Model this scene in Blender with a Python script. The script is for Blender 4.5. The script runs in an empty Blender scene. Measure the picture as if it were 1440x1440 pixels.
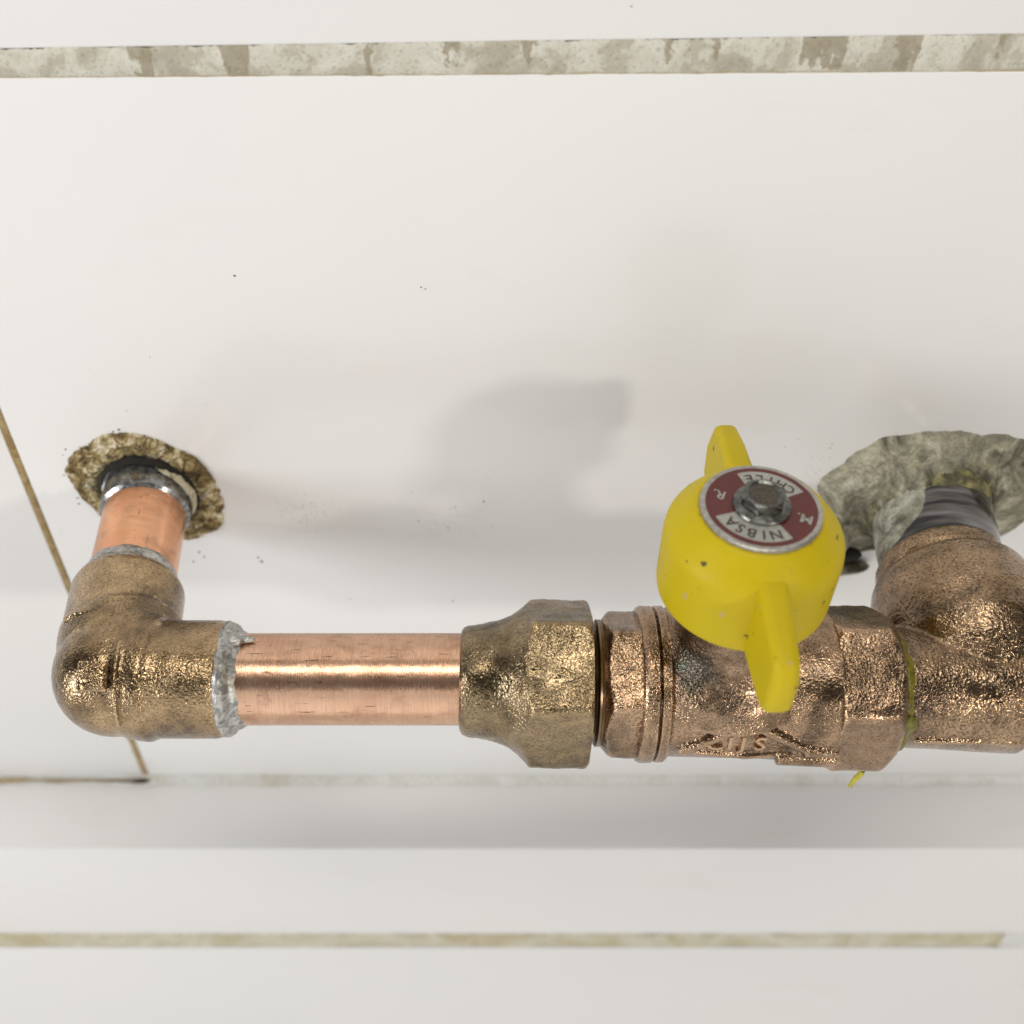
import bpy, bmesh, math, random
from mathutils import Vector, Matrix, noise
random.seed(7)
C = bpy.context.scene.collection
R = math.radians
MM = 0.001

# ------------------------------------------------------------------ camera
PITCH = 44.5
cd = bpy.data.cameras.new('camera')
cam = bpy.data.objects.new('camera', cd); C.objects.link(cam)
cam.location = (0, -0.2339, 0.2216)
cam.rotation_euler = (R(90 - PITCH), 0, 0)
cd.sensor_width = 36; cd.sensor_fit = 'HORIZONTAL'
cd.lens = 36 * 1600 / 1440
cd.clip_start = 0.01; cd.clip_end = 20
cd.dof.use_dof = True; cd.dof.focus_distance = 0.268; cd.dof.aperture_fstop = 11
bpy.context.scene.camera = cam

# ------------------------------------------------------------------ world and lamps
sc = bpy.context.scene
w = bpy.data.worlds.new('World'); sc.world = w; w.use_nodes = True
nt = w.node_tree; bg = nt.nodes['Background']
tc = nt.nodes.new('ShaderNodeTexCoord'); sp = nt.nodes.new('ShaderNodeSeparateXYZ')
cr = nt.nodes.new('ShaderNodeValToRGB'); mr = nt.nodes.new('ShaderNodeMapRange')
mr.inputs['From Min'].default_value = -1; mr.inputs['From Max'].default_value = 1
nt.links.new(tc.outputs['Generated'], sp.inputs[0]); nt.links.new(sp.outputs['Z'], mr.inputs['Value'])
nt.links.new(mr.outputs[0], cr.inputs[0]); nt.links.new(cr.outputs[0], bg.inputs['Color'])
for _ in range(2): cr.color_ramp.elements.new(.5)
for e, (p_, c_) in zip(cr.color_ramp.elements, ((.10, (.88, .84, .79)), (.46, (.50, .47, .43)), (.66, (.10, .098, .095)), (1.0, (.10, .10, .105)))):
    e.position = p_; e.color = (*c_, 1)
bg.inputs['Strength'].default_value = 0.84

def lamp(name, az, el, dist, sx, sy, watts, col):
    t = Vector((0, -0.066, 0))
    d = Vector((math.sin(R(az)) * math.cos(R(el)), -math.cos(R(az)) * math.cos(R(el)), math.sin(R(el))))
    L = bpy.data.lights.new(name, 'AREA'); L.shape = 'RECTANGLE'; L.size = sx; L.size_y = sy
    L.energy = watts; L.color = col
    o = bpy.data.objects.new(name, L); C.objects.link(o)
    o.location = t + d * dist; o.rotation_euler = (-d).to_track_quat('-Z', 'Y').to_euler()
    return o
lamp('front_lamp', 38, 18, 1.3, 0.12, 0.10, 3.3, (1.0, 0.93, 0.84))
lamp('side_lamp', -62, 12, 1.3, 0.34, 0.40, 7.2, (0.95, 0.97, 1.0))
lamp('ceiling_lamp', 0, 76, 1.2, 0.9, 0.14, 5.4, (1.0, 0.95, 0.87))
lamp('tube_lamp', 2, 22, 1.5, 1.6, 0.08, 1.0, (1.0, 0.97, 0.93))
lamp('front_fill', -8, -12, 1.6, 2.2, 1.8, 7.4, (0.97, 0.98, 1.0))  # added soft fill low in front, brightens the upright faces; no actual window
sc.view_settings.view_transform = 'Standard'; sc.view_settings.look = 'None'
sc.view_settings.exposure = 0.03; sc.view_settings.gamma = 1

# ------------------------------------------------------------------ node helper
class NB:
    def __init__(s, name):
        s.m = bpy.data.materials.new(name); s.m.use_nodes = True
        s.t = s.m.node_tree; s.b = s.t.nodes['Principled BSDF']
        s.tc = s.t.nodes.new('ShaderNodeTexCoord')
    def n(s, typ, **k):
        x = s.t.nodes.new(typ)
        for a, v in k.items(): setattr(x, a, v)
        return x
    def l(s, a, b): s.t.links.new(a, b)
    def mm(s, sx=1, sy=1, sz=1, loc=(0, 0, 0)):
        # object coordinates in millimetres, stretched
        m = s.n('ShaderNodeMapping'); m.inputs['Scale'].default_value = (1000 * sx, 1000 * sy, 1000 * sz)
        m.inputs['Location'].default_value = loc
        s.l(s.tc.outputs['Object'], m.inputs['Vector']); return m.outputs[0]
    def noise(s, v, scale, detail=4, rough=.5, dist=0):
        x = s.n('ShaderNodeTexNoise'); s.l(v, x.inputs['Vector'])
        x.inputs['Scale'].default_value = scale; x.inputs['Detail'].default_value = detail
        x.inputs['Roughness'].default_value = rough; x.inputs['Distortion'].default_value = dist
        return x.outputs['Fac']
    def voro(s, v, scale, feature='F1', out='Distance'):
        x = s.n('ShaderNodeTexVoronoi', feature=feature); s.l(v, x.inputs['Vector'])
        x.inputs['Scale'].default_value = scale; return x.outputs[out]
    def ramp(s, f, stops):
        x = s.n('ShaderNodeValToRGB'); s.l(f, x.inputs[0]); e = x.color_ramp.elements
        while len(e) < len(stops): e.new(.5)
        for i, (p, c) in enumerate(stops):
            e[i].position = p; e[i].color = (c, c, c, 1) if not isinstance(c, tuple) else (*c, 1)
        return x.outputs[0]
    def mix(s, f, a, b, mode='MIX'):
        x = s.n('ShaderNodeMix', data_type='RGBA', blend_type=mode)
        for i, v in ((0, f), (6, a), (7, b)):
            if hasattr(v, 'is_linked') or hasattr(v, 'links'): s.l(v, x.inputs[i])
            else: x.inputs[i].default_value = v if i == 0 else (*v, 1)
        return x.outputs[2]
    def math(s, op, a, b=None):
        x = s.n('ShaderNodeMath', operation=op)
        for i, v in ((0, a), (1, b)):
            if v is None: continue
            if hasattr(v, 'links'): s.l(v, x.inputs[i])
            else: x.inputs[i].default_value = v
        return x.outputs[0]
    def bump(s, h, dist_mm, strength=1.0, prev=None):
        x = s.n('ShaderNodeBump'); s.l(h, x.inputs['Height'])
        x.inputs['Distance'].default_value = dist_mm * MM; x.inputs['Strength'].default_value = strength
        if prev: s.l(prev, x.inputs['Normal'])
        s.l(x.outputs[0], s.b.inputs['Normal']); return x.outputs[0]
    def set(s, **k):
        for a, v in k.items():
            i = s.b.inputs[a.replace('_', ' ')]
            if hasattr(v, 'links'): s.l(v, i)
            else: i.default_value = (*v, 1) if isinstance(v, tuple) else v
        return s.m

def cast_bronze(name, light, mid, dark, rough=.20, grain=1.5, bias=0.0, pit=.35, patches=()):
    b = NB(name); v = b.mm()
    big = b.noise(v, .055, 4, .6, .6); med = b.noise(v, .28, 5, .65)
    f = b.math('ADD', b.math('MULTIPLY', big, .75), b.math('MULTIPLY', med, .35))
    base = b.ramp(f, [(.38 + bias, dark), (.53 + bias, mid), (.68 + bias, light)])
    vo = b.voro(v, grain * .8, 'SMOOTH_F1'); fine = b.noise(v, grain, 2, .5, .2)
    pits = b.ramp(fine, [(.36, 1.0), (.50, 0.0)])
    col = b.mix(b.math('MULTIPLY', pits, pit), base, tuple(x * .25 for x in dark))
    for c, rad, amt, sc_ in patches:  # local colour patches: bronze stains, and shade put into the colour
        d = b.n('ShaderNodeVectorMath', operation='DISTANCE'); b.l(v, d.inputs[0]); d.inputs[1].default_value = c
        dd = b.math('ADD', b.math('DIVIDE', d.outputs['Value'], rad), b.math('MULTIPLY', b.noise(v, .35, 4, .6), .7))
        k = b.math('MULTIPLY', b.ramp(dd, [(.75, 1.), (1.25, 0.)]), amt)
        col = b.mix(k, col, sc_)
    h = b.math('ADD', b.math('MULTIPLY', fine, 1.0), b.math('MULTIPLY', vo, .5))
    micro = b.noise(v, 5.0, 2, .5)
    h = b.math('ADD', h, b.math('MULTIPLY', micro, .03))
    h = b.math('MULTIPLY', h, b.ramp(b.noise(v, .10, 3, .6, .5), [(.36, .35), (.58, 1.0)]))
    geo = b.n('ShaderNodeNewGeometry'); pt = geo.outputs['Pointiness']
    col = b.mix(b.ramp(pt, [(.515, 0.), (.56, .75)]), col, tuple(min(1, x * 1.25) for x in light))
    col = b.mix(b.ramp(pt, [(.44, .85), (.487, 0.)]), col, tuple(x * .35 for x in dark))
    nrm = b.bump(h, .33, .9); b.l(nrm, b.b.inputs['Coat Normal'])
    rr = b.math('ADD', b.math('MULTIPLY', pits, .15), b.math('ADD', rough - .08, b.math('MULTIPLY', med, .16)))
    return b.set(Base_Color=col, Metallic=1.0, Roughness=rr, Coat_Weight=.4, Coat_Roughness=.12, Coat_IOR=1.55)

M = {}
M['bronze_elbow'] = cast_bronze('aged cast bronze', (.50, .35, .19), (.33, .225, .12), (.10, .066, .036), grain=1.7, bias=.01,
    patches=[((11, 14, 10), 14, .6, (.07, .05, .03))])  # dark reflection in the elbow's inner corner, painted into the bronze colour
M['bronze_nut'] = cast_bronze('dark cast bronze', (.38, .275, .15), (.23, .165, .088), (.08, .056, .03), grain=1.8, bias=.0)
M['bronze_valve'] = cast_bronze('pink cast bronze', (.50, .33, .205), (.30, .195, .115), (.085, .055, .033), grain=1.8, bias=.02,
    patches=[((42, -8, 18), 12, .85, (.030, .028, .020)), ((39, -8, 17), 3.0, .6, (.045, .10, .06)), ((50, -14, 12), 11, .6, (.06, .042, .03))])  # dark and green patina below the cap, with the cap's shadow painted in
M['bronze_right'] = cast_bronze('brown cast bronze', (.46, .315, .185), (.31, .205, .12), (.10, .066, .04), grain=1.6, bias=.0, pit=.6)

def worked_bronze():
    b = NB('machined bronze'); v = b.mm()
    n = b.noise(b.mm(3, .3, .3), 1, 4)
    b.bump(n, .05, .5)
    return b.set(Base_Color=b.mix(b.noise(v, .3), (.14, .09, .055), (.36, .25, .15)), Metallic=1.0, Roughness=.3)
M['machined'] = worked_bronze()

def copper(name, c1, c2, axis, rough=.2, scratch=True):
    b = NB(name)
    if axis == 'x': fine = b.mm(4.5, .12, .12); longs = b.mm(.10, 1.6, 1.6); v = b.mm()
    else: fine = b.mm(.12, 4.5, .12); longs = b.mm(1.6, .10, 1.6); v = b.mm()
    f = b.noise(fine, 1.0, 4, .7)
    tint = b.noise(v, .10, 4, .6)
    col = b.mix(b.ramp(tint, [(.35, 0.), (.65, 1.)]), c1, c2)
    ox = b.math('MULTIPLY', b.ramp(b.noise(b.mm(.6, 1, 1, (4, 4, 4)), .16, 5, .65, .6), [(.50, 0.), (.66, 1.)]), .5)
    col = b.mix(ox, col, (.36, .20, .13))
    col = b.mix(b.math('MULTIPLY', b.ramp(f, [(.45, 0.), (.75, 1.)]), .45), col, tuple(x * .6 for x in c1))
    if scratch:
        s1 = b.ramp(b.noise(longs, 1.0, 2, .5), [(.31, 1.), (.35, 0.)])
        gate = b.ramp(b.noise(v, .25, 2), [(.5, 0.), (.56, 1.)])
        s2 = b.ramp(b.noise(b.mm(.6, .6, .6, (9, 3, 1)), 1.0, 3, .6), [(.25, 1.), (.29, 0.)])
        mask = b.math('MAXIMUM', b.math('MULTIPLY', s1, gate), s2)
        col = b.mix(b.math('MULTIPLY', mask, .8), col, (.12, .055, .04))
    h = b.math('ADD', f, b.math('MULTIPLY', b.noise(v, .35, 2), 1.2))
    b.bump(h, .06, .9)
    return b.set(Base_Color=col, Metallic=1.0, Roughness=b.math('ADD', rough, b.math('MULTIPLY', f, .16)))
M['copper'] = copper('brushed copper', (.66, .40, .265), (.76, .49, .335), 'x', .19)
M['copper_warm_reflect'] = copper('reflection-tinted orange copper', (.86, .42, .22), (.92, .50, .30), 'y', .15)  # warm reflections put into the base colour of the stub

def solder(name, c1, c2, rough=.38, amp=.3):
    b = NB(name); v = b.mm()
    n = b.noise(v, .6, 5, .6, .8)
    col = b.mix(b.ramp(n, [(.38, 0.), (.6, 1.)]), c1, c2)
    col = b.mix(b.ramp(b.noise(v, .35, 3), [(.58, 0.), (.68, .7)]), col, (.34, .27, .16))
    b.bump(n, amp, .8)
    return b.set(Base_Color=col, Metallic=.8, Roughness=b.math('ADD', rough - .15, b.math('MULTIPLY', n, .3)))
M['solder'] = solder('grey solder', (.26, .27, .27), (.62, .61, .58))
M['tin'] = solder('tinned pipe', (.14, .14, .14), (.42, .43, .44), .22, .15)
def dark_pipe():
    b = NB('dull lead grey pipe'); v = b.mm()
    n = b.noise(b.mm(.07, .45, .07), 1, 3, .5, .2)
    col = b.ramp(n, [(.34, (.07, .07, .075)), (.5, (.18, .165, .155)), (.66, (.30, .30, .32))])
    b.bump(n, .03, .5)
    return b.set(Base_Color=col, Metallic=.95, Roughness=.16)
M['dark_pipe'] = dark_pipe()

def yellow():
    b = NB('yellow moulded plastic'); v = b.mm()
    big = b.noise(v, .06, 3, .5)
    col = b.mix(big, (.51, .385, .0), (.59, .455, .0))
    specks = b.ramp(b.noise(b.mm(1, 1, 1, (4, 8, 2)), .42, 2, .4), [(.245, 1.), (.275, 0.)])
    grime = b.math('MULTIPLY', b.ramp(b.noise(v, 1.6, 5, .75), [(.56, 0.), (.66, 1.)]), b.ramp(b.noise(b.mm(1, 1, 1, (3, 1, 7)), .13, 2), [(.56, 0.), (.66, .75)]))
    worn = b.ramp(b.noise(b.mm(1, 1, 1, (31, 8, 22)), .20, 3, .5), [(.70, 0.), (.73, .8)])
    col = b.mix(worn, col, (.50, .36, .16))
    sx = b.n('ShaderNodeSeparateXYZ'); b.l(b.mm(), sx.inputs[0])
    rad = b.math('SQRT', b.math('ADD', b.math('POWER', sx.outputs['X'], 2.), b.math('POWER', sx.outputs['Y'], 2.)))
    ringd = b.math('MULTIPLY', b.ramp(b.math('SUBTRACT', b.math('ADD', rad, b.math('MULTIPLY', b.noise(v, .5, 4, .6), 2.0)), 13.2), [(.0, .0), (.12, .8), (.5, .45), (1.0, 0.)]),
                   b.ramp(b.math('SUBTRACT', sx.outputs['Z'], 57.0), [(.0, 0.), (.5, 1.)]))
    col = b.mix(ringd, col, (.24, .16, .01))
    scuff = b.math('MULTIPLY', b.ramp(b.noise(b.mm(.5, 2.2, .6, (2, 2, 9)), .9, 4, .7), [(.60, 0.), (.68, 1.)]), b.ramp(b.noise(v, .11, 2), [(.50, 0.), (.62, .45)]))
    col = b.mix(scuff, col, (.36, .24, .02))
    col = b.mix(b.math('MAXIMUM', specks, grime), col, (.10, .07, .02))
    b.bump(b.noise(v, .7, 4, .6), .07, .7)
    return b.set(Base_Color=col, Roughness=.5, Specular_IOR_Level=.3)
M['yellow'] = yellow()

def flat(name, col, rough=.4, metal=0.0, var=.15, sc_=.8, bump=.04):
    b = NB(name); v = b.mm(); n = b.noise(v, sc_, 5, .65)
    c = b.mix(b.ramp(n, [(.35, 0.), (.7, 1.)]), col, tuple(x * (1 - var * 2) for x in col))
    b.bump(n, bump, .7)
    return b.set(Base_Color=c, Roughness=rough, Metallic=metal)
M['badge_red'] = flat('dark red enamel', (.13, .022, .018), .33, 0, .12)
M['badge_metal'] = flat('dull aluminium', (.50, .48, .44), .38, .75, .22)
M['badge_white'] = flat('worn white print', (.46, .46, .42), .5, .2, .18, 1.5)
M['ink'] = flat('dark printed letters', (.055, .03, .025), .45, 0, .1)
M['bolt'] = flat('galvanised steel', (.22, .22, .205), .27, 1.0, .35, .8, .12)
M['bolt_top'] = flat('rusty bolt top', (.13, .11, .085), .5, .6, .3, 1.2, .15)
M['sealant'] = flat('yellow thread sealant', (.24, .21, .015), .25, 0, .35, .6, .4)
M['strand'] = flat('yellow sealant strand', (.62, .55, .03), .4, 0, .2, .6, .4)
M['verdigris'] = flat('green verdigris', (.045, .10, .06), .35, .3, .4, .5, .5)
M['speck'] = flat('dark dirt', (.10, .085, .06), .8)

def tile_mat():
    b = NB('white glazed ceramic'); v = b.mm()
    n = b.noise(v, .012, 3, .5)
    col = b.mix(n, (.80, .785, .765), (.76, .765, .765))
    sm = b.math('MULTIPLY', b.ramp(b.noise(b.mm(.35, 1, 1), .05, 5, .7), [(.56, 0.), (.78, 1.)]), .16)
    col = b.mix(sm, col, (.62, .58, .50))
    wav = b.noise(v, .035, 2, .5)
    b.bump(wav, .25, .5)
    return b.set(Base_Color=col, Roughness=b.math('ADD', .10, b.math('MULTIPLY', b.noise(v, .08, 4, .6), .16)), IOR=1.42)
M['tile'] = tile_mat()

def mortar(name, cols, sc_=.10, bump=1.0, cracks=.5, rough=.9, ring=None):
    b = NB(name); v = b.mm()
    n = b.noise(v, sc_, 6, .68, 1.2)
    col = b.ramp(n, [(p, c) for p, c in cols])
    g = b.noise(v, 1.3, 4, .7)
    col = b.mix(b.math('MULTIPLY', b.ramp(g, [(.36, 1.), (.5, 0.)]), .45), col, (.09, .07, .045))
    cr_ = b.ramp(b.voro(b.mm(1, 1, 1, (2, 5, 3)), sc_ * 1.3, 'DISTANCE_TO_EDGE'), [(.0, 1.), (.035, 0.)])
    gate = b.ramp(b.noise(v, sc_ * .8, 2), [(.48, 0.), (.56, 1.)])
    cm = b.math('MULTIPLY', b.math('MULTIPLY', cr_, gate), cracks)
    col = b.mix(cm, col, (.07, .05, .03))
    if ring:
        # damp dirt that has crept out of the hole along the pipe
        d = b.n('ShaderNodeVectorMath', operation='LENGTH')
        b.l(b.mm(1, .15, 1, ring[2]), d.inputs[0])
        w_ = b.math('SUBTRACT', d.outputs['Value'], ring[0])
        w_ = b.math('ADD', b.math('DIVIDE', w_, ring[1]), b.math('MULTIPLY', b.math('SUBTRACT', b.noise(b.mm(1, .4, 1), .3, 5, .65), .5), 3.2))
        k = b.ramp(w_, [(.0, .9), (.45, .75), (1.0, 0.)])
        tone = b.ramp(b.noise(b.mm(.6, 1, 1.2, (7, 7, 7)), .35, 4, .6), [(.42, (.035, .033, .022)), (.53, (.12, .11, .055)), (.63, (.36, .33, .17))])
        col = b.mix(k, col, tone)
    h = b.math('SUBTRACT', b.math('ADD', b.math('MULTIPLY', n, 1.0), b.math('MULTIPLY', g, .6)), cm)
    b.bump(h, bump * .55, .8)
    return b.set(Base_Color=col, Roughness=rough)
M['mortar_brown'] = mortar('brown stained mortar', [(.38, (.07, .045, .02)), (.45, (.20, .14, .05)), (.52, (.38, .29, .13)), (.56, (.62, .53, .33)), (.64, (.78, .73, .60))], .17, 1.2, .9, ring=(12.5, 4.0, (0, 0, 0)))
M['mortar_grey'] = mortar('grey mortar', [(.35, (.07, .065, .04)), (.43, (.19, .18, .13)), (.50, (.29, .28, .21)), (.57, (.42, .40, .29)), (.66, (.56, .55, .46))], .09, .8, .2, ring=(17.0, 3.4, (1, 0, 2)))
M['mortar_pale'] = mortar('pale smeared mortar', [(.36, (.10, .10, .07)), (.45, (.22, .22, .17)), (.53, (.36, .36, .29)), (.64, (.52, .53, .45))], .12, .6, .15)
M['mortar_dark'] = mortar('damp dark mortar', [(.30, (.04, .035, .02)), (.45, (.13, .12, .06)), (.56, (.28, .25, .09)), (.68, (.46, .42, .24))], .16, 1.0, .3, .6)
M['mortar_cream'] = mortar('cream lime crust', [(.30, (.30, .25, .14)), (.45, (.52, .46, .30)), (.62, (.68, .64, .52))], .3, .8, .3)
M['hole'] = flat('dark cavity', (.018, .015, .010), .9, 0, .3, .5, .5)
M['grout'] = mortar('thin brown grout', [(.3, (.20, .13, .05)), (.5, (.34, .24, .10)), (.7, (.48, .38, .22))], .25, .4, .2)
M['grout_pale'] = mortar('pale beige grout', [(.36, (.52, .46, .30)), (.50, (.60, .56, .42)), (.62, (.68, .66, .55))], .035, .4, .0)
M['caulk'] = mortar('smeared white caulk', [(.30, (.56, .53, .45)), (.45, (.66, .655, .62)), (.62, (.73, .735, .72))], .03, .25, .0, .45)
def band_mat():
    b = NB('patchy painted joint'); v = b.mm()
    v2 = b.mm(.8, 1, .8)
    n = b.noise(v2, .12, 5, .6, .5); g = b.noise(v, 1.2, 5, .7)
    col = b.ramp(n, [(.34, (.42, .39, .31)), (.47, (.50, .47, .38)), (.49, (.58, .56, .47)), (.60, (.66, .64, .56))])
    sx = b.n('ShaderNodeSeparateXYZ'); b.l(v, sx.inputs[0])
    n1 = b.noise(b.mm(1, 1, .10, (3, 0, 0)), .10, 3, .55)
    hang = b.math('MULTIPLY', b.math('SUBTRACT', sx.outputs['Z'], 124), .009)
    m1 = b.ramp(b.math('ADD', b.math('ADD', n1, hang), b.math('MULTIPLY', b.noise(v, .35, 4, .65), .22)), [(.700, 0.), (.715, .8)])
    col = b.mix(m1, col, b.mix(b.noise(v, .6, 3), (.24, .20, .13), (.38, .33, .23)))
    col = b.mix(b.math('MULTIPLY', b.ramp(g, [(.34, 1.), (.46, 0.)]), .5), col, (.22, .18, .11))
    zz = b.math('SUBTRACT', b.math('SUBTRACT', sx.outputs['Z'], b.math('MULTIPLY', sx.outputs['X'], .0066)), 119.5)
    zz = b.math('ADD', zz, b.math('MULTIPLY', b.math('SUBTRACT', b.noise(b.mm(.3, 1, 1), .5, 4, .6), .5), 1.6))
    col = b.mix(b.ramp(zz, [(.25, .85), (.6, .55), (1.0, 0.)]), col, (.40, .31, .15))
    ztop = b.math('SUBTRACT', b.math('SUBTRACT', b.math('MULTIPLY', sx.outputs['X'], .014), sx.outputs['Z']), -127.6)
    col = b.mix(b.ramp(b.math('ADD', ztop, b.math('MULTIPLY', g, .9)), [(.4, .6), (1.0, 0.)]), col, (.30, .26, .16))
    pore = b.ramp(b.noise(b.mm(.8, 1, 1.4, (5, 1, 1)), 1.5, 2, .5), [(.25, .8), (.30, 0.)])
    col = b.mix(pore, col, (.15, .12, .07))
    b.bump(b.math('ADD', n, b.math('MULTIPLY', g, .4)), .7, .8)
    return b.set(Base_Color=col, Roughness=.75)
M['band'] = band_mat()

# ------------------------------------------------------------------ mesh helpers (all sizes in millimetres)
def link(name, me, mat=None, parent=None, loc=None):
    o = bpy.data.objects.new(name, me); C.objects.link(o)
    if mat is not None: me.materials.append(M[mat] if isinstance(mat, str) else mat)
    if parent: o.parent = parent
    if loc: o.location = Vector(loc) * MM
    return o
def mesh(name, vs, fs, mat, parent=None, loc=None, smooth=True, angle=35):
    me = bpy.data.meshes.new(name)
    me.from_pydata([tuple(Vector(v) * MM) for v in vs], [], fs); me.update()
    bm = bmesh.new(); bm.from_mesh(me); bmesh.ops.recalc_face_normals(bm, faces=bm.faces); bm.to_mesh(me); bm.free()
    if smooth:
        for p in me.polygons: p.use_smooth = True
        me.set_sharp_from_angle(angle=R(angle))
    return link(name, me, mat, parent, loc)
def tag(o, label=None, cat=None, group=None, kind=None):
    if label: o['label'] = label
    if cat: o['category'] = cat
    if group: o['group'] = group
    if kind: o['kind'] = kind
    return o
def empty(name, loc=(0, 0, 0), rot=(0, 0, 0)):
    o = bpy.data.objects.new(name, None); C.objects.link(o)
    o.empty_display_size = .01; o.location = Vector(loc) * MM; o.rotation_euler = rot; return o
def N3(p, s, seed=0): return noise.noise(Vector(p) * s + Vector((seed * 7.3, seed * 3.1, seed * 1.7)))

DEP = R(52.85)
VIEW1 = Vector((0, -math.cos(DEP), math.sin(DEP))); VIEW2 = Vector((0, math.sin(DEP), math.cos(DEP)))
def smin(a, b, k):
    h = max(0., min(1., .5 + .5 * (b - a) / k)); return b * (1 - h) + a * h - k * h * (1 - h)
def interp(prof, x):
    for (x0, r0), (x1, r1) in zip(prof, prof[1:]):
        if x0 <= x <= x1: return r0 + (r1 - r0) * (x - x0) / max(1e-9, x1 - x0)
    return prof[-1][1]
def stations(prof, step):
    xs = []
    for (x0, r0), (x1, r1) in zip(prof, prof[1:]):
        n = max(1, int(math.ceil(max(abs(x1 - x0), abs(r1 - r0)) / step)))
        for i in range(n): t = i / n; xs.append((x0 + (x1 - x0) * t, r0 + (r1 - r0) * t))
    xs.append(prof[-1]); return xs
# turned or hexagonal body round an axis; a hexagon cut by a turned profile gets its scalloped chamfer by itself
def turned(prof, hexR=None, phase=41, axis='x', n=96, step=1.0, jit=0.0, seed=1, k=.5, round_=.6, caps=True):
    vs, fs = [], []
    e1, e2 = (VIEW1, VIEW2) if axis == 'x' else ((Vector((1, 0, 0)), Vector((0, 0, 1))) if axis == 'y' else (Vector((1, 0, 0)), Vector((0, 1, 0))))
    ax = {'x': Vector((1, 0, 0)), 'y': Vector((0, 1, 0)), 'z': Vector((0, 0, 1))}[axis]
    st = stations(prof, step)
    for x, r in st:
        for i in range(n):
            a = 2 * math.pi * i / n + R(phase)
            rr = r
            if hexR:
                loc_ = (math.degrees(a) - phase) % 60 - 30
                hr = hexR * math.cos(R(30)) / math.cos(R(loc_)); hr = smin(hr, hexR * .985, round_)
                rr = smin(r, hr, k)
            p = ax * x + (e1 * math.cos(a) + e2 * math.sin(a)) * rr
            if jit and rr > .5: p += (p - ax * x).normalized() * jit * N3(p, .25, seed) + (p - ax * x).normalized() * jit * .5 * N3(p, .8, seed)
            vs.append(p)
    for j in range(len(st) - 1):
        for i in range(n):
            a, b = j * n + i, j * n + (i + 1) % n
            fs.append((a, b, b + n, a + n))
    if caps:
        fs.append(tuple(range(n))[::-1]); fs.append(tuple(range((len(st) - 1) * n, len(st) * n)))
    return vs, fs
def prism_box(cx, cy, cz, sx, sy, sz, rot=None):
    vs = []
    for a in (-1, 1):
        for b in (-1, 1):
            for c in (-1, 1):
                v = Vector((a * sx / 2, b * sy / 2, c * sz / 2))
                if rot: v = rot @ v
                vs.append(v + Vector((cx, cy, cz)))
    return vs, [(0, 1, 3, 2), (4, 6, 7, 5), (0, 4, 5, 1), (2, 3, 7, 6), (0, 2, 6, 4), (1, 5, 7, 3)]
def join(parts):
    vs, fs = [], []
    for v, f in parts:
        o = len(vs); vs += list(v); fs += [tuple(i + o for i in q) for q in f]
    return vs, fs
def cast(name, parts, mat, parent=None, voxel=.5, smooth=3, loc=None):
    vs, fs = join(parts)
    o = mesh(name, vs, fs, mat, parent, loc, smooth=False)
    r = o.modifiers.new('Remesh', 'REMESH'); r.mode = 'VOXEL'; r.voxel_size = voxel * MM; r.use_smooth_shade = True
    s = o.modifiers.new('Smooth', 'SMOOTH'); s.factor = .5; s.iterations = smooth
    return o
def sphere(c, r, nu=40, nv=24, sc3=(1, 1, 1)):
    vs, fs = [], []
    for j in range(nv + 1):
        t = math.pi * j / nv
        for i in range(nu):
            a = 2 * math.pi * i / nu
            rr = max(math.sin(t), 1e-3)
            vs.append(Vector((c[0] + r * sc3[0] * rr * math.cos(a), c[1] + r * sc3[1] * rr * math.sin(a), c[2] + r * sc3[2] * math.cos(t))))
    for j in range(nv):
        for i in range(nu):
            a, b = j * nu + i, j * nu + (i + 1) % nu
            fs.append((a, b, b + nu, a + nu))
    fs.append(tuple(range(nu))[::-1]); fs.append(tuple(range(nv * nu, nv * nu + nu)))
    return vs, fs
def shift(p, d, rot=None): return [(rot @ Vector(v) if rot else Vector(v)) + Vector(d) for v in p[0]], p[1]
def sweep(path, rad, n=56, jit=0, seed=0):
    vs, fs = [], []; up = Vector((0, 0, 1)); m = len(path)
    for j, p in enumerate(path):
        t = (path[min(j + 1, m - 1)] - path[max(j - 1, 0)]).normalized()
        s = t.cross(up)
        if s.length < 1e-3: s = t.cross(Vector((1, 0, 0)))
        s.normalize(); u = s.cross(t)
        for i in range(n):
            a = 2 * math.pi * i / n; q = s * math.cos(a) + u * math.sin(a)
            r = rad[j] if isinstance(rad, (list, tuple)) else rad
            vs.append(p + q * (r + jit * N3(p + q * r, .5, seed)))
    for j in range(m - 1):
        for i in range(n):
            a, b = j * n + i, j * n + (i + 1) % n
            fs.append((a, b, b + n, a + n))
    fs.append(tuple(range(n))[::-1]); fs.append(tuple(range((m - 1) * n, m * n)))
    return vs, fs

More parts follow.
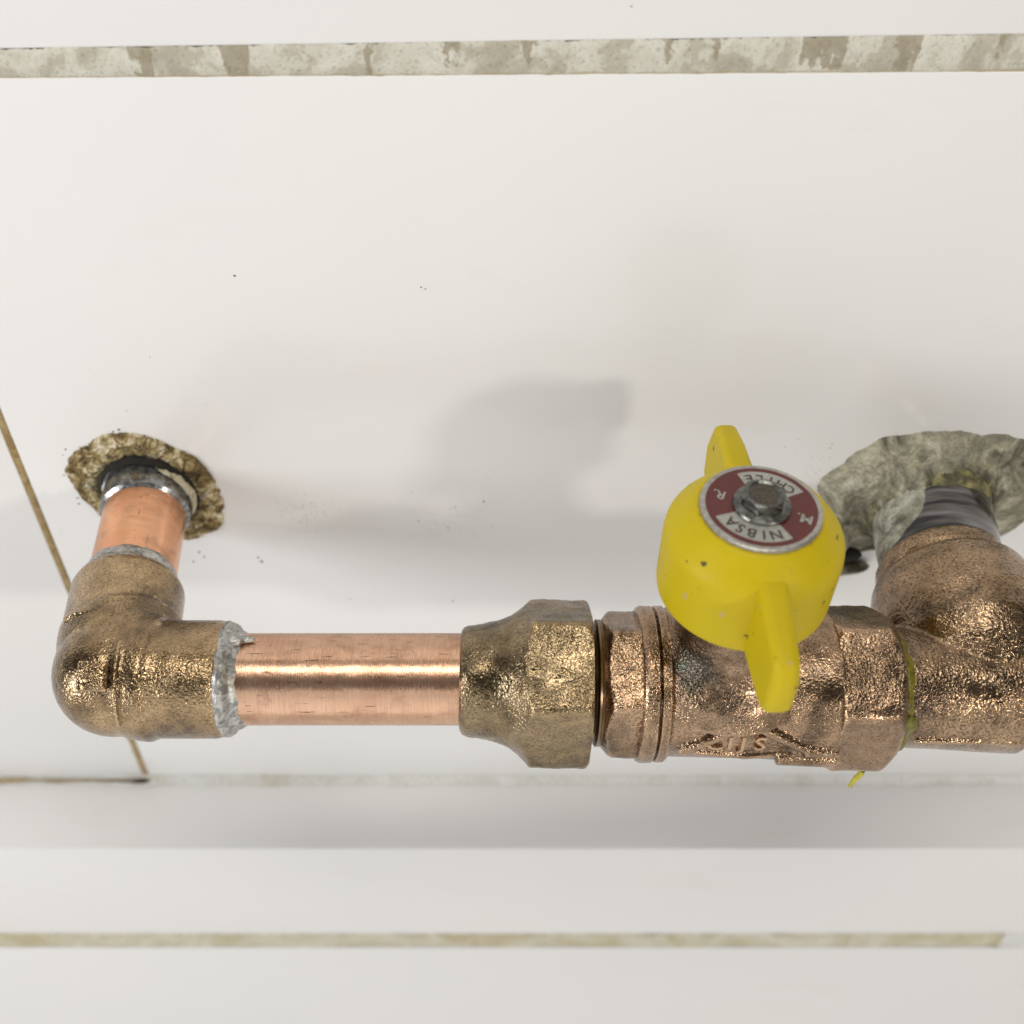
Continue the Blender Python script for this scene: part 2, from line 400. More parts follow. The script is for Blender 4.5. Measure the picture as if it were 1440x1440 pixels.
# ------------------------------------------------------------------ the wall and the ledge below it
wall = mesh('wall', *join([prism_box(0, 22, 50, 900, 40, 900), prism_box(0, -8, -285, 900, 22, 260)]), 'grout', None, smooth=False)
tag(wall, kind='structure')
def tile(x0, x1, z0, z1, y=0., depth=6., dzl=0., dzr=0., dbl=0., dbr=0., bev=.55):
    vs = []
    for yy in (y, y + depth):
        vs += [(x0, yy, z0 + dbl), (x1, yy, z0 + dbr), (x1, yy, z1 + dzr), (x0, yy, z1 + dzl)]
    fs = [(0, 1, 2, 3), (7, 6, 5, 4), (0, 4, 5, 1), (1, 5, 6, 2), (2, 6, 7, 3), (3, 7, 4, 0)]
    bm = bmesh.new()
    bv = [bm.verts.new(Vector(v) * MM) for v in vs]
    for f in fs: bm.faces.new([bv[i] for i in f])
    bmesh.ops.recalc_face_normals(bm, faces=bm.faces)
    bmesh.ops.bevel(bm, geom=list(bm.edges), offset=bev * MM, segments=3, affect='EDGES', profile=.5)
    me = bpy.data.meshes.new('tile'); bm.to_mesh(me); bm.free()
    for p in me.polygons: p.use_smooth = True
    me.set_sharp_from_angle(angle=R(50))
    return link('tile', me, 'tile', wall)
# columns of the big wall tiles, joint at x = -136.5
tile(-135.6, 230, -148, 119.9, dzl=-.6, dzr=1.8)
tile(-440, -137.6, -148, 119.3, dzl=-2, dzr=0)
tile(-120, 240, 127.0, 400, dbl=-1.9, dbr=3.2)
tile(-440, -122, 127.0, 400, dbl=-4, dbr=-1.9)
tile(232, 440, -148, 121)
# ledge tiles (top face z = -148.4) and the face of the ledge below
def ledge_tile(x0, x1):
    t = tile(x0, x1, 0, 27.2, 0, 6, bev=.15); t.rotation_euler = (R(90), 0, 0)
    t.location = (0, -1.3 * MM, -154.4 * MM); return t
lt = []
for x0, x1 in ((-440, -231), (-229, 229), (231, 440)):
    o = ledge_tile(x0, x1)
    # local y depth becomes height: turn the glazed face upward
    o.rotation_euler = (R(-90), 0, 0); o.location = (0, -28.5 * MM, -148.4 * MM)
for x0, x1 in ((-440, -261), (-259, 261), (263, 440)):
    tile(x0, x1, -215.0, -148.55, y=-28.75, bev=.2)
    tile(x0, x1, -420, -228.0, y=-28.75)

def strip(name, mat, x0, x1, f_top, f_bot, prof, n=420, seed=0, plane='wall', y0=0):
    # irregular band between two wavy edges; prof(t, x) gives how proud it stands
    vs, fs = [], []; m = 9
    for i in range(n + 1):
        x = x0 + (x1 - x0) * i / n
        a, b = f_top(x), f_bot(x)
        for j in range(m):
            t = j / (m - 1); z = a + (b - a) * t
            vs.append((x, y0 - prof(t, x), z))
    for i in range(n):
        for j in range(m - 1):
            a = i * m + j; fs.append((a, a + 1, a + m + 1, a + m))
    return mesh(name, vs, fs, mat, wall, angle=80)
# thick patchy joint above the big tile
o = strip('grout_joint', 'band', -170, 180,
      lambda x: 127.0 + .014 * x + .35 * N3((x, 0, 0), .09, 1) + .35 * N3((x, 0, 0), .5, 2) + .3 * N3((x, 0, 0), 1.5, 2),
      lambda x: 119.6 + .0066 * x + .15 * N3((x, 0, 0), .12, 3) + .28 * N3((x, 0, 0), 1.1, 4),
      lambda t, x: -.15 if t in (0, 1) else .25 + .25 * N3((x, t * 8, 0), .3, 5) - (.3 if t > .8 else 0), n=900)
tag(o, 'thick patchy grey and cream mortar joint')
# vertical joint on the left
vj = []
vs, fs = [], []
n = 260
for i in range(n + 1):
    z = -147.5 + 266 * i / n
    for x in (-1.15, -.5, .5, 1.15):
        e = .22 * N3((x * 3, 0, z), .35, 6) + .12 * N3((x, 0, z), 1.1, 7)
        vs.append((-136.6 + x + (e if abs(x) > 1 else 0), -.12 if abs(x) < 1 else .15, z))
for i in range(n):
    for j in range(3):
        a = i * 4 + j; fs.append((a, a + 1, a + 5, a + 4))
mesh('grout_joint', vs, fs, 'grout', wall, angle=80)
# caulk along the inner corner, smeared and uneven
vs, fs = [], []; n = 500
for i in range(n + 1):
    x = -300 + 600 * i / n
    s = 2.7 + .8 * N3((x, 0, 0), .03, 8) + .5 * N3((x, 0, 0), .12, 9)
    for j in range(7):
        t = j / 6
        yy = -s * 1.1 * t - .02; zz = -148.4 + s * (1 - t) + .02
        c = math.sin(math.pi * t) * s * .24
        vs.append((x, yy + c * .7 + (-.04 if j == 0 else 0), zz - c * .7 + (.04 if j == 6 else 0)))
for i in range(n):
    for j in range(6):
        a = i * 7 + j; fs.append((a, a + 1, a + 8, a + 7))
mesh('caulk_line', vs, fs, 'caulk', wall, angle=80)
# brown grime line showing in the caulk at the left
def blob_strip(x0, x1, y, z, wid, mat, name):
    vs, fs = [], []; n = 60
    for i in range(n + 1):
        x = x0 + (x1 - x0) * i / n; e = math.sin(math.pi * i / n) ** .35
        wv = wid * e * (1 + .7 * N3((x, 0, 0), .18, 21) + .3 * N3((x, 0, 0), .6, 22))
        for k in range(3):
            vs.append((x, y - wv * (k - 1) * .7 + .3 * N3((x, 0, 0), .1, 23), z + wv * (k - 1) * -.7 + (.25 if k == 1 else -.15) + .3 * N3((x, 0, 0), .1, 23)))
    for i in range(n):
        for j in range(2):
            a = i * 3 + j; fs.append((a, a + 1, a + 4, a + 3))
    return mesh(name, vs, fs, mat, wall, angle=80)
tag(blob_strip(-260, -138, -1.9, -146.5, .6, 'grout', 'grime_line'), 'brown grime line in the corner caulk at left')
tag(blob_strip(-147, -135, -2.0, -146.9, .7, 'hole', 'grime_line'), 'short dark end of the grime line')
# pale joint across the face of the ledge
o = strip('grout_joint', 'grout_pale', -300, 196, lambda x: -215.6 + 1.2 * N3((x, 0, 0), .08, 10),
      lambda x: -227.4 + 1.2 * N3((x, 0, 0), .07, 11) + .2 * N3((x, 0, 0), .5, 11), lambda t, x: 29.15 if 0 < t < 1 else 28.4, n=500)
strip('grout_joint', 'caulk', 196, 300, lambda x: -214.0, lambda x: -229.2, lambda t, x: 29.1 if 0 < t < 1 else 28.4, n=100)

# ------------------------------------------------------------------ mortar round the two wall holes
def patch(name, mat, outline, h, hole_r, c, nth=220, nr=46, seed=0, parent=None, rough=.8, lean=0., chunks=0., jag=.04):
    vs, fs = [], []
    for j in range(nr + 1):
        t = j / nr
        for i in range(nth):
            th = 2 * math.pi * i / nth
            Ro = outline(th) * (1 + jag * N3((math.cos(th) * 3, math.sin(th) * 3, 0), 1.1, seed) + 0)
            fine_ = outline(th) * jag * (.7 * N3((math.cos(th) * 11, math.sin(th) * 11, 0), 1., seed + 1) + .5 * N3((math.cos(th) * 30, math.sin(th) * 30, 0), 1., seed + 2))
            r = hole_r + (Ro - hole_r) * t + fine_ * t ** 7
            x, z = r * math.cos(th), r * math.sin(th)
            y = h(t, th, r)
            e = min(1, (1 - t) * 9)
            y += e * rough * (.55 * N3((x, z, 0), .22, seed + 2) + .35 * N3((x, z, 0), .6, seed + 3) + .15 * N3((x, z, 0), 1.6, seed + 4))
            if chunks:
                dd, pp = noise.voronoi(Vector((x * .19 + .25 * N3((x, z, 0), .3, 40), z * .24 + .25 * N3((x, z, 0), .3, 41), 3.3)))
                hsh = math.sin(pp[0].x * 57.3 + pp[0].y * 91.7) * .5
                edge = min(1, (dd[1] - dd[0]) / .16)
                y += chunks * e * (hsh + .6 * edge - .6)
            if t < 1: y = max(y, .12 if r > hole_r + 3 else y)
            vs.append((x - lean * y, -(y if t < 1 else -.2), z))
    for j in range(nr):
        for i in range(nth):
            a, b = j * nth + i, j * nth + (i + 1) % nth
            fs.append((a, b, b + nth, a + nth))
    return mesh(name, vs, fs, mat, parent, c, angle=60)
def poly_outline(pts):
    # pts: (angle deg, radius), periodic, smooth
    pts = sorted(pts)
    def f(th):
        d = math.degrees(th) % 360
        for k in range(len(pts)):
            a0, r0 = pts[k]; a1, r1 = pts[(k + 1) % len(pts)]
            if k == len(pts) - 1: a1 += 360
            dd = d if d >= a0 else d + 360
            if a0 <= dd <= a1:
                t = (dd - a0) / (a1 - a0); t = t * t * (3 - 2 * t); return r0 + (r1 - r0) * t
        return pts[0][1]
    return f
LH = (-102.5, 0, 0)
left_patch = patch('mortar_patch', 'mortar_brown',
    poly_outline([(0, 19.5), (30, 20), (60, 19.5), (90, 21.5), (120, 22), (150, 23), (180, 20.5), (210, 18.5), (240, 17.5), (270, 18), (300, 21), (325, 22), (345, 20.5)]),
    lambda t, th, r: .9 + .8 * math.sin(math.pi * min(1, t * 1.1)) * (.7 + .5 * math.cos(th)) - 2.2 * math.exp(-((r - 11.8) / 1.6) ** 2), 10.8, LH, seed=3, rough=.45, chunks=.9, nth=300, nr=60)
tag(left_patch, 'rough brown and cream mortar ring around the left copper stub', 'mortar')
def ring_lump(name, mat, parent, r0, r1, y0, y1, a0, a1, c=(0, 0, 0), seed=0, jit=.8, bulge=1.0, lean=0.):
    # crust of mortar clinging to the pipe over an arc
    vs, fs = [], []; na, nb = 90, 12
    for i in range(na + 1):
        a = R(a0 + (a1 - a0) * i / na); e = math.sin(math.pi * i / na) ** .4
        for j in range(nb + 1):
            t = j / nb; ph = math.pi * t
            y = y0 + (y1 - y0) * t * (.45 + .55 * e)
            r = r0 - .4 + (r1 - r0) * math.sin(ph * .5 + math.pi / 2 * (1 - bulge) if False else ph) ** .6 * e
            r += e * jit * (.6 * N3((math.cos(a) * r0, y, math.sin(a) * r0), .35, seed) + .4 * N3((math.cos(a) * r0, y, math.sin(a) * r0), 1.1, seed + 1))
            vs.append((r * math.cos(a) - lean * y, -y, r * math.sin(a)))
    for i in range(na):
        for j in range(nb):
            k = i * (nb + 1) + j; fs.append((k, k + 1, k + nb + 2, k + nb + 1))
    return mesh(name, vs, fs, mat, parent, c, angle=70)
tag(ring_lump('lime_crust', 'mortar_cream', left_patch, 11.6, 14.2, .0, 5.5, -50, 75, seed=4), 'cream lime crust on the right of the hole')
tag(ring_lump('dark_gap', 'hole', left_patch, 13.2, 15.0, .2, 3.0, -40, 165, seed=6, jit=.9), 'black gap around the stub')

RH = (119.5, 0, -1.5)
def right_h(t, th, r):
    d = math.degrees(th) % 360
    up = math.exp(-((((d - 150 + 180) % 360) - 180) / 75) ** 2)
    base = 1.8 + 2.4 * up
    cone = (8.0 * up + 3.5) * math.exp(-((r - 15.4) / (2.4 + 1.4 * up)) ** 2)
    return (base + cone) * min(1, ((1 - t) * 3.2) ** .8)
right_patch = patch('mortar_patch', 'mortar_grey',
    poly_outline([(0, 34), (30, 34), (55, 27), (75, 23.5), (95, 24), (115, 25.5), (135, 29), (155, 31), (172, 34), (190, 31), (205, 30), (228, 30), (250, 24), (285, 22), (310, 27), (335, 31)]),
    right_h, 15.0, RH, seed=11, nth=260, nr=56, rough=1.3, lean=.11, jag=.025, chunks=.35)
tag(right_patch, 'lumpy grey mortar heaped around the right pipe at the wall', 'mortar')
tag(ring_lump('damp_mortar', 'mortar_dark', right_patch, 15.2, 17.4, 5.0, 13.5, 20, 175, c=(-1.0, 0, .2), seed=13, jit=.8, lean=.12), 'dark damp mortar with yellow stains above the pipe')
tag(ring_lump('mortar_collar', 'mortar_pale', right_patch, 15.4, 17.0, 3.0, 28.0, 112, 240, c=(-1.4, 0, .3), seed=15, jit=.5, lean=.125), 'pale mortar clinging along the left of the pipe')
tag(mesh('cavity', *sphere((-22.5, -2.2, -22.5), 5.2, sc3=(1.3, .35, .5)), 'hole', right_patch), 'dark cavity under the left edge')
tag(cast('mortar_lump', [sphere((-25.5, -3, -15.5), 4.6, sc3=(1.0, .9, 1.0)), sphere((-22, -1.6, -28), 4.2, sc3=(2.4, .8, .5)), sphere((-29, -1.0, -25), 3.5, sc3=(1.2, .5, .6))], 'mortar_grey', right_patch, .8, 2), 'rounded lumps at the lower left edge')

# ------------------------------------------------------------------ left copper stub
stub = mesh('copper_pipe', *turned([(4, 11.1), (-4, 11.1), (-46, 11.1)], axis='y', n=96, step=3), 'copper_warm_reflect', None, LH)
stub.rotation_euler = (0, 0, R(5))
tag(stub, 'short reflection-tinted orange copper stub coming out of the wall at the left mortar ring', 'pipe', 'copper pipes')
tag(mesh('tinned_band', *turned([(2, 11.2), (1, 12.0), (-6, 12.35), (-9.2, 12.1), (-10.0, 11.2)], axis='y', step=1, jit=.12, seed=5), 'tin', stub), 'shiny tinned band next to the wall')

# ------------------------------------------------------------------ left elbow
CX, CY = -97.2, -66.0
elbow = empty('elbow_fitting', (CX, CY, 0))
tag(elbow, 'bronze elbow at the left end with a small embossed square and grey solder', 'pipe elbow', 'bronze elbows')
bend = []
rb = 13.0
L1, L2 = 29.0, 28.6
for i in range(8): bend.append(Vector((-.6 - 1.6 * (1 - i / 8), L1 - (L1 - rb) * i / 8, 0)))
for i in range(19):
    a = math.pi / 2 * i / 18
    bend.append(Vector((rb - rb * math.cos(a), rb - rb * math.sin(a), 0)))
for i in range(1, 9): bend.append(Vector((rb + (L2 - rb) * i / 8, 0, 0)))
lens = len(bend)
rad = []
for j, p in enumerate(bend):
    r = 14.2
    if p.y > L1 - 1: r = 13.4
    if p.x > L2 - .5: r = 13.6
    if 7 < j < lens - 9: r = 15.1
    rad.append(r)
sq = Matrix.Rotation(R(0), 3, 'Z')
def surf_box(x, ang, s, t, rr, dx=None):
    # small slab lying on a round surface of radius rr about the x axis, ang measured from the horizontal front upward
    q = Matrix.Rotation(R(-ang), 3, 'X')
    c = Vector((x, -math.cos(R(ang)) * rr, math.sin(R(ang)) * rr))
    return prism_box(c.x, c.y, c.z, dx or s, t, s, q)
parts = [sweep(bend, rad), sphere((1.8, 1.8, 0), 15.4, sc3=(1, 1, .98))]
parts.append(surf_box(1.5, 55, 7.0, 1.6, 15.85, 7.0)); parts.append(surf_box(1.9, 55, 5.0, 1.6, 16.25, 4.6))
def arc(fn, a0, a1, wd=.5, n=24): return sweep([fn(R(a0 + (a1 - a0) * i / n)) for i in range(n + 1)], wd, 10)
parts.append(arc(lambda a: Vector((6.2, -math.cos(a) * 15.0, math.sin(a) * 15.0)), 5, 88))
parts.append(arc(lambda a: Vector((-.8 + math.cos(a) * 15.0, 9.5, math.sin(a) * 14.6)), 40, 132))
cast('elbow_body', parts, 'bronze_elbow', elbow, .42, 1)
o = mesh('solder_ring', *turned([(L2 - .6, 10.8), (L2 - .3, 13.7), (L2 + .6, 13.9), (L2 + 1.8, 13.2), (L2 + 2.6, 12.0), (L2 + 4.4, 11.1), (L2 + 5, 10.8)], step=.6, jit=.55, seed=2, n=120), 'solder', elbow)
tag(o, 'lumpy grey solder at the horizontal socket')
o = mesh('solder_ring', *shift(turned([(L1 - .8, 11), (L1 - .4, 13.2), (L1 + .6, 12.9), (L1 + 2.2, 12.1), (L1 + 4.6, 11.5), (L1 + 5.8, 10.9)], axis='y', step=.6, jit=.35, seed=8, n=120), (-2.2, 0, 0)), 'solder', elbow)
tag(o, 'smooth grey solder at the wall side socket')
cast('solder_drip', [sphere((L2 + 3, 2, 12.1), 1.6, 16, 10, (1.5, 1, .8)), sphere((L2 + 5.5, 3, 11.4), 1.1, 16, 10, (2.2, 1, .7))], 'solder', elbow, .3, 2)

# ------------------------------------------------------------------ horizontal copper pipe
pipe = mesh('copper_pipe', *turned([(0, 11.05), (61, 11.05)], n=128, step=2), 'copper', None, (-70, -66, 0))
tag(pipe, 'straight scratched copper pipe between the left elbow and the flared nut', 'pipe', 'copper pipes')

# ------------------------------------------------------------------ flare nut (own thing), same axis as the valve
AX = (0, -66, -.9); TILT = R(1.5)
nut = mesh('flare_nut', *turned([(-12.6, 10.9), (-12.4, 12.0), (-11.8, 12.8), (-10.8, 13.3), (-7, 13.9), (-3.4, 14.7), (-.6, 15.9), (1.6, 17.4), (3.4, 19.2), (4.6, 21.2), (7, 24),
     (13.5, 24), (15.6, 21.9), (17.6, 20.6), (18.4, 19.4), (18.5, 15), (17.2, 14.6)], hexR=20.9, phase=41, n=144, step=.6, jit=.28, seed=3, k=.7, round_=.45), 'bronze_nut', None, AX)
nut.rotation_euler = (0, TILT, 0)
tag(nut, 'dark bronze flared hexagonal nut between the copper pipe and the valve', 'nut')

# ------------------------------------------------------------------ valve
valve = empty('gas_valve', AX, (0, TILT, 0))
tag(valve, 'pinkish bronze ball valve under a yellow butterfly handle with red badge', 'valve')
th = [(16, 13.2)]
x = 18.0
th += [(18.3, 13.0), (18.7, 13.6), (19.2, 13.0), (19.7, 13.2), (19.8, 14.9), (20.1, 15.35), (20.6, 15.2), (20.9, 15.35), (21.4, 15.1), (22.2, 14.2)]
tag(mesh('threaded_end', *turned(th, step=.3, n=96), 'machined', valve), 'machined threads showing in the gap behind the nut')
mesh('end_hex', *turned([(21.4, 13), (21.5, 15.2), (22.8, 17.0), (24.5, 19), (30.2, 19), (30.3, 14)], hexR=18.3, phase=41, n=144, step=.7, jit=.2, seed=4, k=.5, round_=.8), 'bronze_valve', valve)
mesh('collar', *turned([(29.6, 14), (29.7, 17.9), (30.1, 18.5), (30.9, 18.85), (33.2, 18.85), (33.6, 18.4), (33.9, 18.3), (34.1, 18.75), (36.0, 18.75), (36.6, 18.2), (36.9, 14)], step=.4, n=120, jit=.25, seed=6), 'bronze_valve', valve)
HX = 49.8   # handle axis
def rows(x0, x1, r0, r1, n=12): return [(x0 + (x1 - x0) * i / n, r0 + (r1 - r0) * i / n) for i in range(n + 1)]
body = [turned([(35.5, 16.9), (37, 17.3), (60, 17.5), (68, 18.0), (76, 18.6)], n=96, step=3),
        shift(turned([(8, 21), (13, 18.5), (17, 15.0), (21, 12.6), (26, 11.8), (37, 11.5)], axis='z', n=80, step=1.5), (HX, 0, 0))]
# raised triangle on the front of the casting
def ridge(xa, aa, xb, ab, wd=1.0, rr=17.9, nseg=16, ht=.9):
    pth = []
    for i in range(nseg + 1):
        t = i / nseg; a = R(aa + (ab - aa) * t)
        pth.append(Vector((xa + (xb - xa) * t, -math.cos(a) * rr, math.sin(a) * rr)))
    return sweep(pth, wd, 12)
body += [ridge(39, -6, 54, 26, 1.25), ridge(54, 26, 70.5, -4, 1.3, 18.0), ridge(39, -6, 54, -14, .8, 17.8), ridge(54, -14, 70.5, -4, .8, 18.0)]
body += [ridge(62, -12, 76, -16, 2.2, 18.0), ridge(68, -2, 76, -2, 1.6, 18.2)]
cast('valve_body', body, 'bronze_valve', valve, .42, 2)
mesh('end_hex', *turned([(75.2, 14), (75.3, 19.4), (76.2, 20.2), (77, 22), (85.5, 22), (88.6, 19.4), (90.3, 17.6), (90.5, 14)], hexR=20.6, phase=40, n=144, step=.7, jit=.25, seed=9, k=.5, round_=.8), 'bronze_valve', valve)
# letters cast into the body
def text_mesh(s, size, extrude=.0, bold=.0):
    cu = bpy.data.curves.new('text', 'FONT'); cu.body = s; cu.size = size; cu.align_x = 'CENTER'; cu.align_y = 'CENTER'
    cu.extrude = extrude; cu.offset = bold; cu.resolution_u = 3
    o = bpy.data.objects.new('text', cu); C.objects.link(o)
    bpy.context.view_layer.update()
    me = bpy.data.meshes.new_from_object(o.evaluated_get(bpy.context.evaluated_depsgraph_get()))
    vs = [v.co.copy() for v in me.vertices]; fs = [tuple(p.vertices) for p in me.polygons]
    bpy.data.objects.remove(o); bpy.data.curves.remove(cu); bpy.data.meshes.remove(me)
    return vs, fs
ls = []
for ch, xx in (('C', 46.8), ('I', 50.4), ('J', 53.4), ('S', 57.4)):
    v, f = text_mesh(ch, 6.0, .5, .10)
    vv = []
    for p in v:
        a = R(4) + p.y / 17.5; rr = 17.75 + p.z
        vv.append(Vector((xx + p.x, -math.cos(a) * rr, math.sin(a) * rr)))
    ls.append((vv, f))
mesh('cast_letters', *join(ls), 'bronze_valve', valve, smooth=False)
# yellow sealant squeezed out of the right joint
vs, fs = turned([(90.1, 14.2), (90.5, 14.9), (91.4, 15.1), (92.4, 14.6), (93.2, 14.2)], n=120, step=.5, jit=.9, seed=12)
tag(mesh('thread_sealant', vs, fs, 'sealant', valve), 'olive yellow sealant squeezed from the right joint')
cast('sealant_drip', [sphere((92.0, -14.2, 4.0), 2.4, 16, 12, (.9, .5, 1.5)), sphere((91.6, -14.8, -2), 1.9, 16, 12, (.7, .6, 1.6)), sphere((91.2, -13.8, -7), 1.7, 16, 12, (.8, .7, 1.3))], 'sealant', valve, .35, 2)
pth = [Vector((86.3 - .30 * i + .2 * math.sin(i), -13.5 - .15 * i, -16.0 - .75 * i)) for i in range(8)]
mesh('sealant_strand', *sweep(pth, [.75 - .03 * i for i in range(10)], 12, .3), 'strand', valve)

# handle: hollow cap with two wings, one moulding
hz = 2.1
handle = empty('handle', (HX, 0, 0)); handle.parent = valve
cap_prof = [(33.5, 17.6), (33.6, 18.3), (34.2, 18.9), (36, 19.05), (48, 19.15), (50.4, 18.9), (52.0, 18.2), (53.6, 17.0), (55.6, 15.3), (57.0, 14.0), (57.55, 13.2), (57.5, 8), (57.4, 1)]
cap_prof = [(z + hz, r) for z, r in cap_prof]
cap = turned(cap_prof, axis='z', n=128, step=1.0)
def wing(sgn):
    # outline in the radial/height plane, thickness tapering outward
    o_ = [(13, 34.2), (22, 34.0), (30, 34.0), (34.6, 34.6), (36.3, 37.5), (36.2, 44), (35.0, 48.6), (33.2, 50.1), (27, 51.6), (20, 53.2), (14, 54.4)]
    if sgn > 0: o_ = [(y + (1.0 if y > 30 else 0), z + (1.2 if z > 48 and y > 22 else 0)) for y, z in o_]
    vs = []; n = len(o_)
    for s in (-1, 1):
        for (y, z) in o_:
            t = (y - 13) / 23; hw = 3.3 - .65 * t + (.35 if z < 40 else 0)
            vs.append(Vector((s * hw, sgn * y, z + hz)))
    fs = [tuple(range(n)), tuple(range(n, 2 * n))[::-1]]
    for i in range(n): fs.append((i, (i + 1) % n, n + (i + 1) % n, n + i))
    return shift((vs, fs), (0, 0, 0), Matrix.Rotation(R(2.5), 3, 'Z'))
hc = cast('handle_cap', [cap], 'yellow', handle, .5, 3)
for s_ in (-1, 1):
    v, f = wing(s_)
    wo = mesh('wing', v, f, 'yellow', handle, smooth=True, angle=25)
    bv = wo.modifiers.new('Bevel', 'BEVEL'); bv.width = 1.9 * MM; bv.segments = 4; bv.limit_method = 'ANGLE'; bv.angle_limit = R(50)
    wo.modifiers.new('WN', 'WEIGHTED_NORMAL')
# small shiny chip near the tip of the front wing
# badge
zt = 57.6 + hz
mesh('badge', *turned([(zt - .3, 12.4), (zt, 12.75), (zt + .55, 12.7), (zt + .8, 12.4), (zt + .82, 12.2), (zt + .8, 1)], axis='z', n=128, step=.8), 'badge_metal', handle)
def ring_sector(r0, r1, a0, a1, z, n=60, jag=0):
    vs, fs = [], []
    for i in range(n + 1):
        a = R(a0 + (a1 - a0) * i / n)
        for r in (r0, r1): vs.append((r * math.cos(a), r * math.sin(a), z))
    for i in range(n):
        k = i * 2; fs.append((k, k + 1, k + 3, k + 2))
    return vs, fs
def slab(p, dz):
    vs, fs = p; n = len(vs)
    v2 = [Vector(v) for v in vs] + [Vector(v) + Vector((0, 0, dz)) for v in vs]
    return v2, [tuple(i + n for i in f) for f in fs] + list(fs)
zb = zt + .84
mesh('badge_enamel', *slab(ring_sector(2, 11.55, 0, 360, zb - .05, 120), .06), 'badge_red', handle, smooth=False)
ROT = 158
mesh('badge_panel', *ring_sector(5.2, 10.4, 90 + ROT - 50, 90 + ROT + 50, zb + .06), 'badge_white', handle, smooth=False)
mesh('badge_panel', *ring_sector(5.2, 10.4, 270 + ROT - 43, 270 + ROT + 43, zb + .06), 'badge_white', handle, smooth=False)
def arc_text(s, rc, mid, step, size, outward, z, bold=.06):
    out = []
    n = len(s)
    for i, ch in enumerate(s):
        if ch == ' ': continue
        v, f = text_mesh(ch, size, 0, bold)
        off = (i - (n - 1) / 2) * step
        a = mid - off if outward else mid + off
        rot = R(a - 90) if outward else R(a + 90)
        m = Matrix.Rotation(rot, 3, 'Z')
        c = Vector((rc * math.cos(R(a)), rc * math.sin(R(a)), z))
        out.append(([m @ Vector((p.x, p.y, 0)) + c for p in v], f))
    return join(out)
mesh('badge_lettering', *join([arc_text('NIBSA', 8.4, 90 + ROT, 16.5, 3.5, True, zb + .10), arc_text('CHILE', 8.4, 270 + ROT, 15.5, 3.2, False, zb + .10)]), 'ink', handle, smooth=False)
pm = []
for s, a in (('R.', 0), ('M.', 180)):
    v, f = text_mesh(s, 3.5, 0, .03); m = Matrix.Rotation(R(ROT), 3, 'Z')
    c = Vector((9.0 * math.cos(R(a + ROT)), 9.0 * math.sin(R(a + ROT)), zb + .06))
    pm.append(([m @ Vector((p.x, p.y, 0)) + c for p in v], f))
mesh('badge_lettering', *join(pm), 'badge_white', handle, smooth=False)
# flanged bolt
mesh('bolt_flange', *turned([(zb, 5.2), (zb + .1, 5.9), (zb + .5, 6.1), (zb + .9, 5.9), (zb + 1.5, 4.4), (zb + 1.6, 2)], axis='z', n=80, step=.4, jit=.12, seed=3), 'bolt', handle)
mesh('bolt_head', *turned([(zb + .9, 4.4), (zb + 1.2, 5.0), (zb + 2.9, 5.0), (zb + 3.7, 4.2), (zb + 3.85, 3.6), (zb + 3.45, 3.0), (zb + 3.4, .5)], hexR=4.85, phase=12, axis='z', n=96, step=.3, k=.15, round_=.2), 'bolt', handle)
mesh('bolt_recess', *turned([(zb + 3.42, 3.1), (zb + 3.5, 2.9), (zb + 3.48, .3)], axis='z', n=48, step=.6), 'bolt_top', handle)

# ------------------------------------------------------------------ right elbow, threaded
rel = empty('elbow_fitting', (113.5, -66, -3.9), (0, TILT, 0))
tag(rel, 'wide brown bronze elbow cut by the right edge of the photo beside the valve', 'pipe elbow', 'bronze elbows')
bend = [Vector((-23 + i * 2.0, 0, 0)) for i in range(12)]
limb = shift(turned([(-9, 4), (-6, 9), (-2, 14), (3, 18.0), (9, 20.6), (17, 21.8), (25, 21.4), (30, 20.0), (32.8, 17.6), (33.2, 15.5)], axis='y', n=96, step=2), (.9, 0, 1.8))
horiz = turned([(-21.5, 14.0), (-21, 14.4), (-12, 14.6), (0, 15.2), (8, 15.5)], n=96, step=2)
cast('elbow_body', [limb, horiz, sphere((5, 1, 0), 16.2, sc3=(1.1, 1.0, .95)),
     turned([(-18, .8), (14, .8)], n=12, step=4)[0:2] if False else prism_box(0, -14.8, -.5, 38, 2.2, .9)], 'bronze_right', rel, .5, 4)
mesh('rim', *shift(turned([(32.4, 14), (32.6, 16.7), (34.0, 17.0), (37.4, 16.8), (38.3, 16.3), (38.4, 14)], axis='y', n=112, step=.5, jit=.2, seed=2), (.4, 0, 2.0)), 'bronze_right', rel)
rst = mesh('steel_pipe', *turned([(4, 15.5), (-8, 15.5), (-14, 15.5), (-36, 15.4)], axis='y', n=96, step=2, jit=.15), 'dark_pipe', None, (118.2, 0, -1.2))
rst.rotation_euler = (0, 0, R(-7))
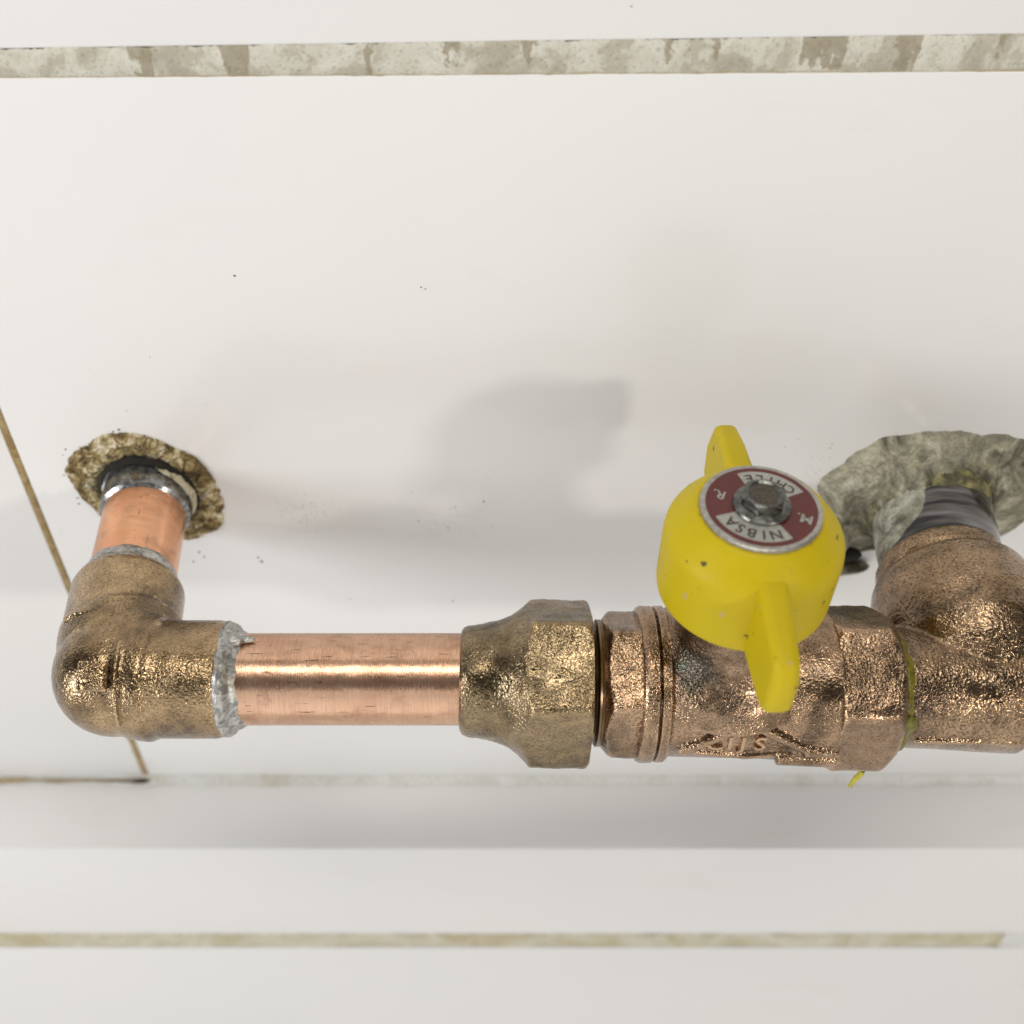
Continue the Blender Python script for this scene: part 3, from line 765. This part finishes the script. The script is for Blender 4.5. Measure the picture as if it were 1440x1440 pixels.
tag(rst, 'short dark grey pipe stub between the grey mortar and the right elbow', 'pipe')

# ------------------------------------------------------------------ specks of dirt on the tiles
def wall_pt(px, py):
    d = R(PITCH) + math.atan((py - 720) / 1600)
    z = 221.6 - 233.9 * math.tan(d); dep = 233.9 * math.cos(R(PITCH)) + (221.6 - z) * math.sin(R(PITCH))
    return ((px - 720) * dep / 1600, z)
sp_ = []
def speck(x, z, s, y=-.03):
    n = 9; ph = random.random() * 6
    vs = [Vector((x + s * (1 + .45 * math.sin(i * 2.1 + ph)) * math.cos(6.283 * i / n) * random.uniform(.8, 1.3), y, z + s * .8 * (1 + .4 * math.sin(i + ph)) * math.sin(6.283 * i / n))) for i in range(n)]
    vs.append(Vector((x, y - s * .35, z)))
    sp_.append((vs, [(i, (i + 1) % n, n) for i in range(n)]))
for px, py, s in ((167, 604, .42), (159, 607, .28), (92, 632, .3), (89, 640, .22), (90, 668, .3), (102, 672, .25), (330, 388, .3), (592, 404, .2), (598, 406, .2),
                  (888, 9, .2), (680, 705, .32), (579, 692, .18), (630, 742, .3), (589, 733, .25), (637, 845, .35), (492, 842, .25), (640, 714, .2),
                  (368, 790, .5), (363, 784, .35), (280, 776, .4), (287, 783, .3), (272, 790, .35), (108, 688, .45), (109, 700, .4), (111, 708, .35),
                  (1160, 700, .3), (1150, 690, .25)):
    x, z = wall_pt(px, py); speck(x, z, s)
rr = random.Random(3)
for i in range(70):
    x, z = wall_pt(rr.gauss(430, 22), rr.gauss(722, 14)); speck(x, z, rr.uniform(.08, .16))
for i in range(50):
    x, z = wall_pt(rr.gauss(630, 45), rr.gauss(720, 22)); speck(x, z, rr.uniform(.07, .15))
for i in range(40):
    x, z = wall_pt(rr.gauss(205, 90), rr.gauss(680, 70)); speck(x, z, rr.uniform(.07, .16))
for i in range(60):
    x, z = wall_pt(rr.gauss(1150, 25), rr.gauss(690, 30)); speck(x, z, rr.uniform(.08, .2))
tag(mesh('dirt_specks', *join(sp_), 'speck', wall, smooth=False), kind='stuff')
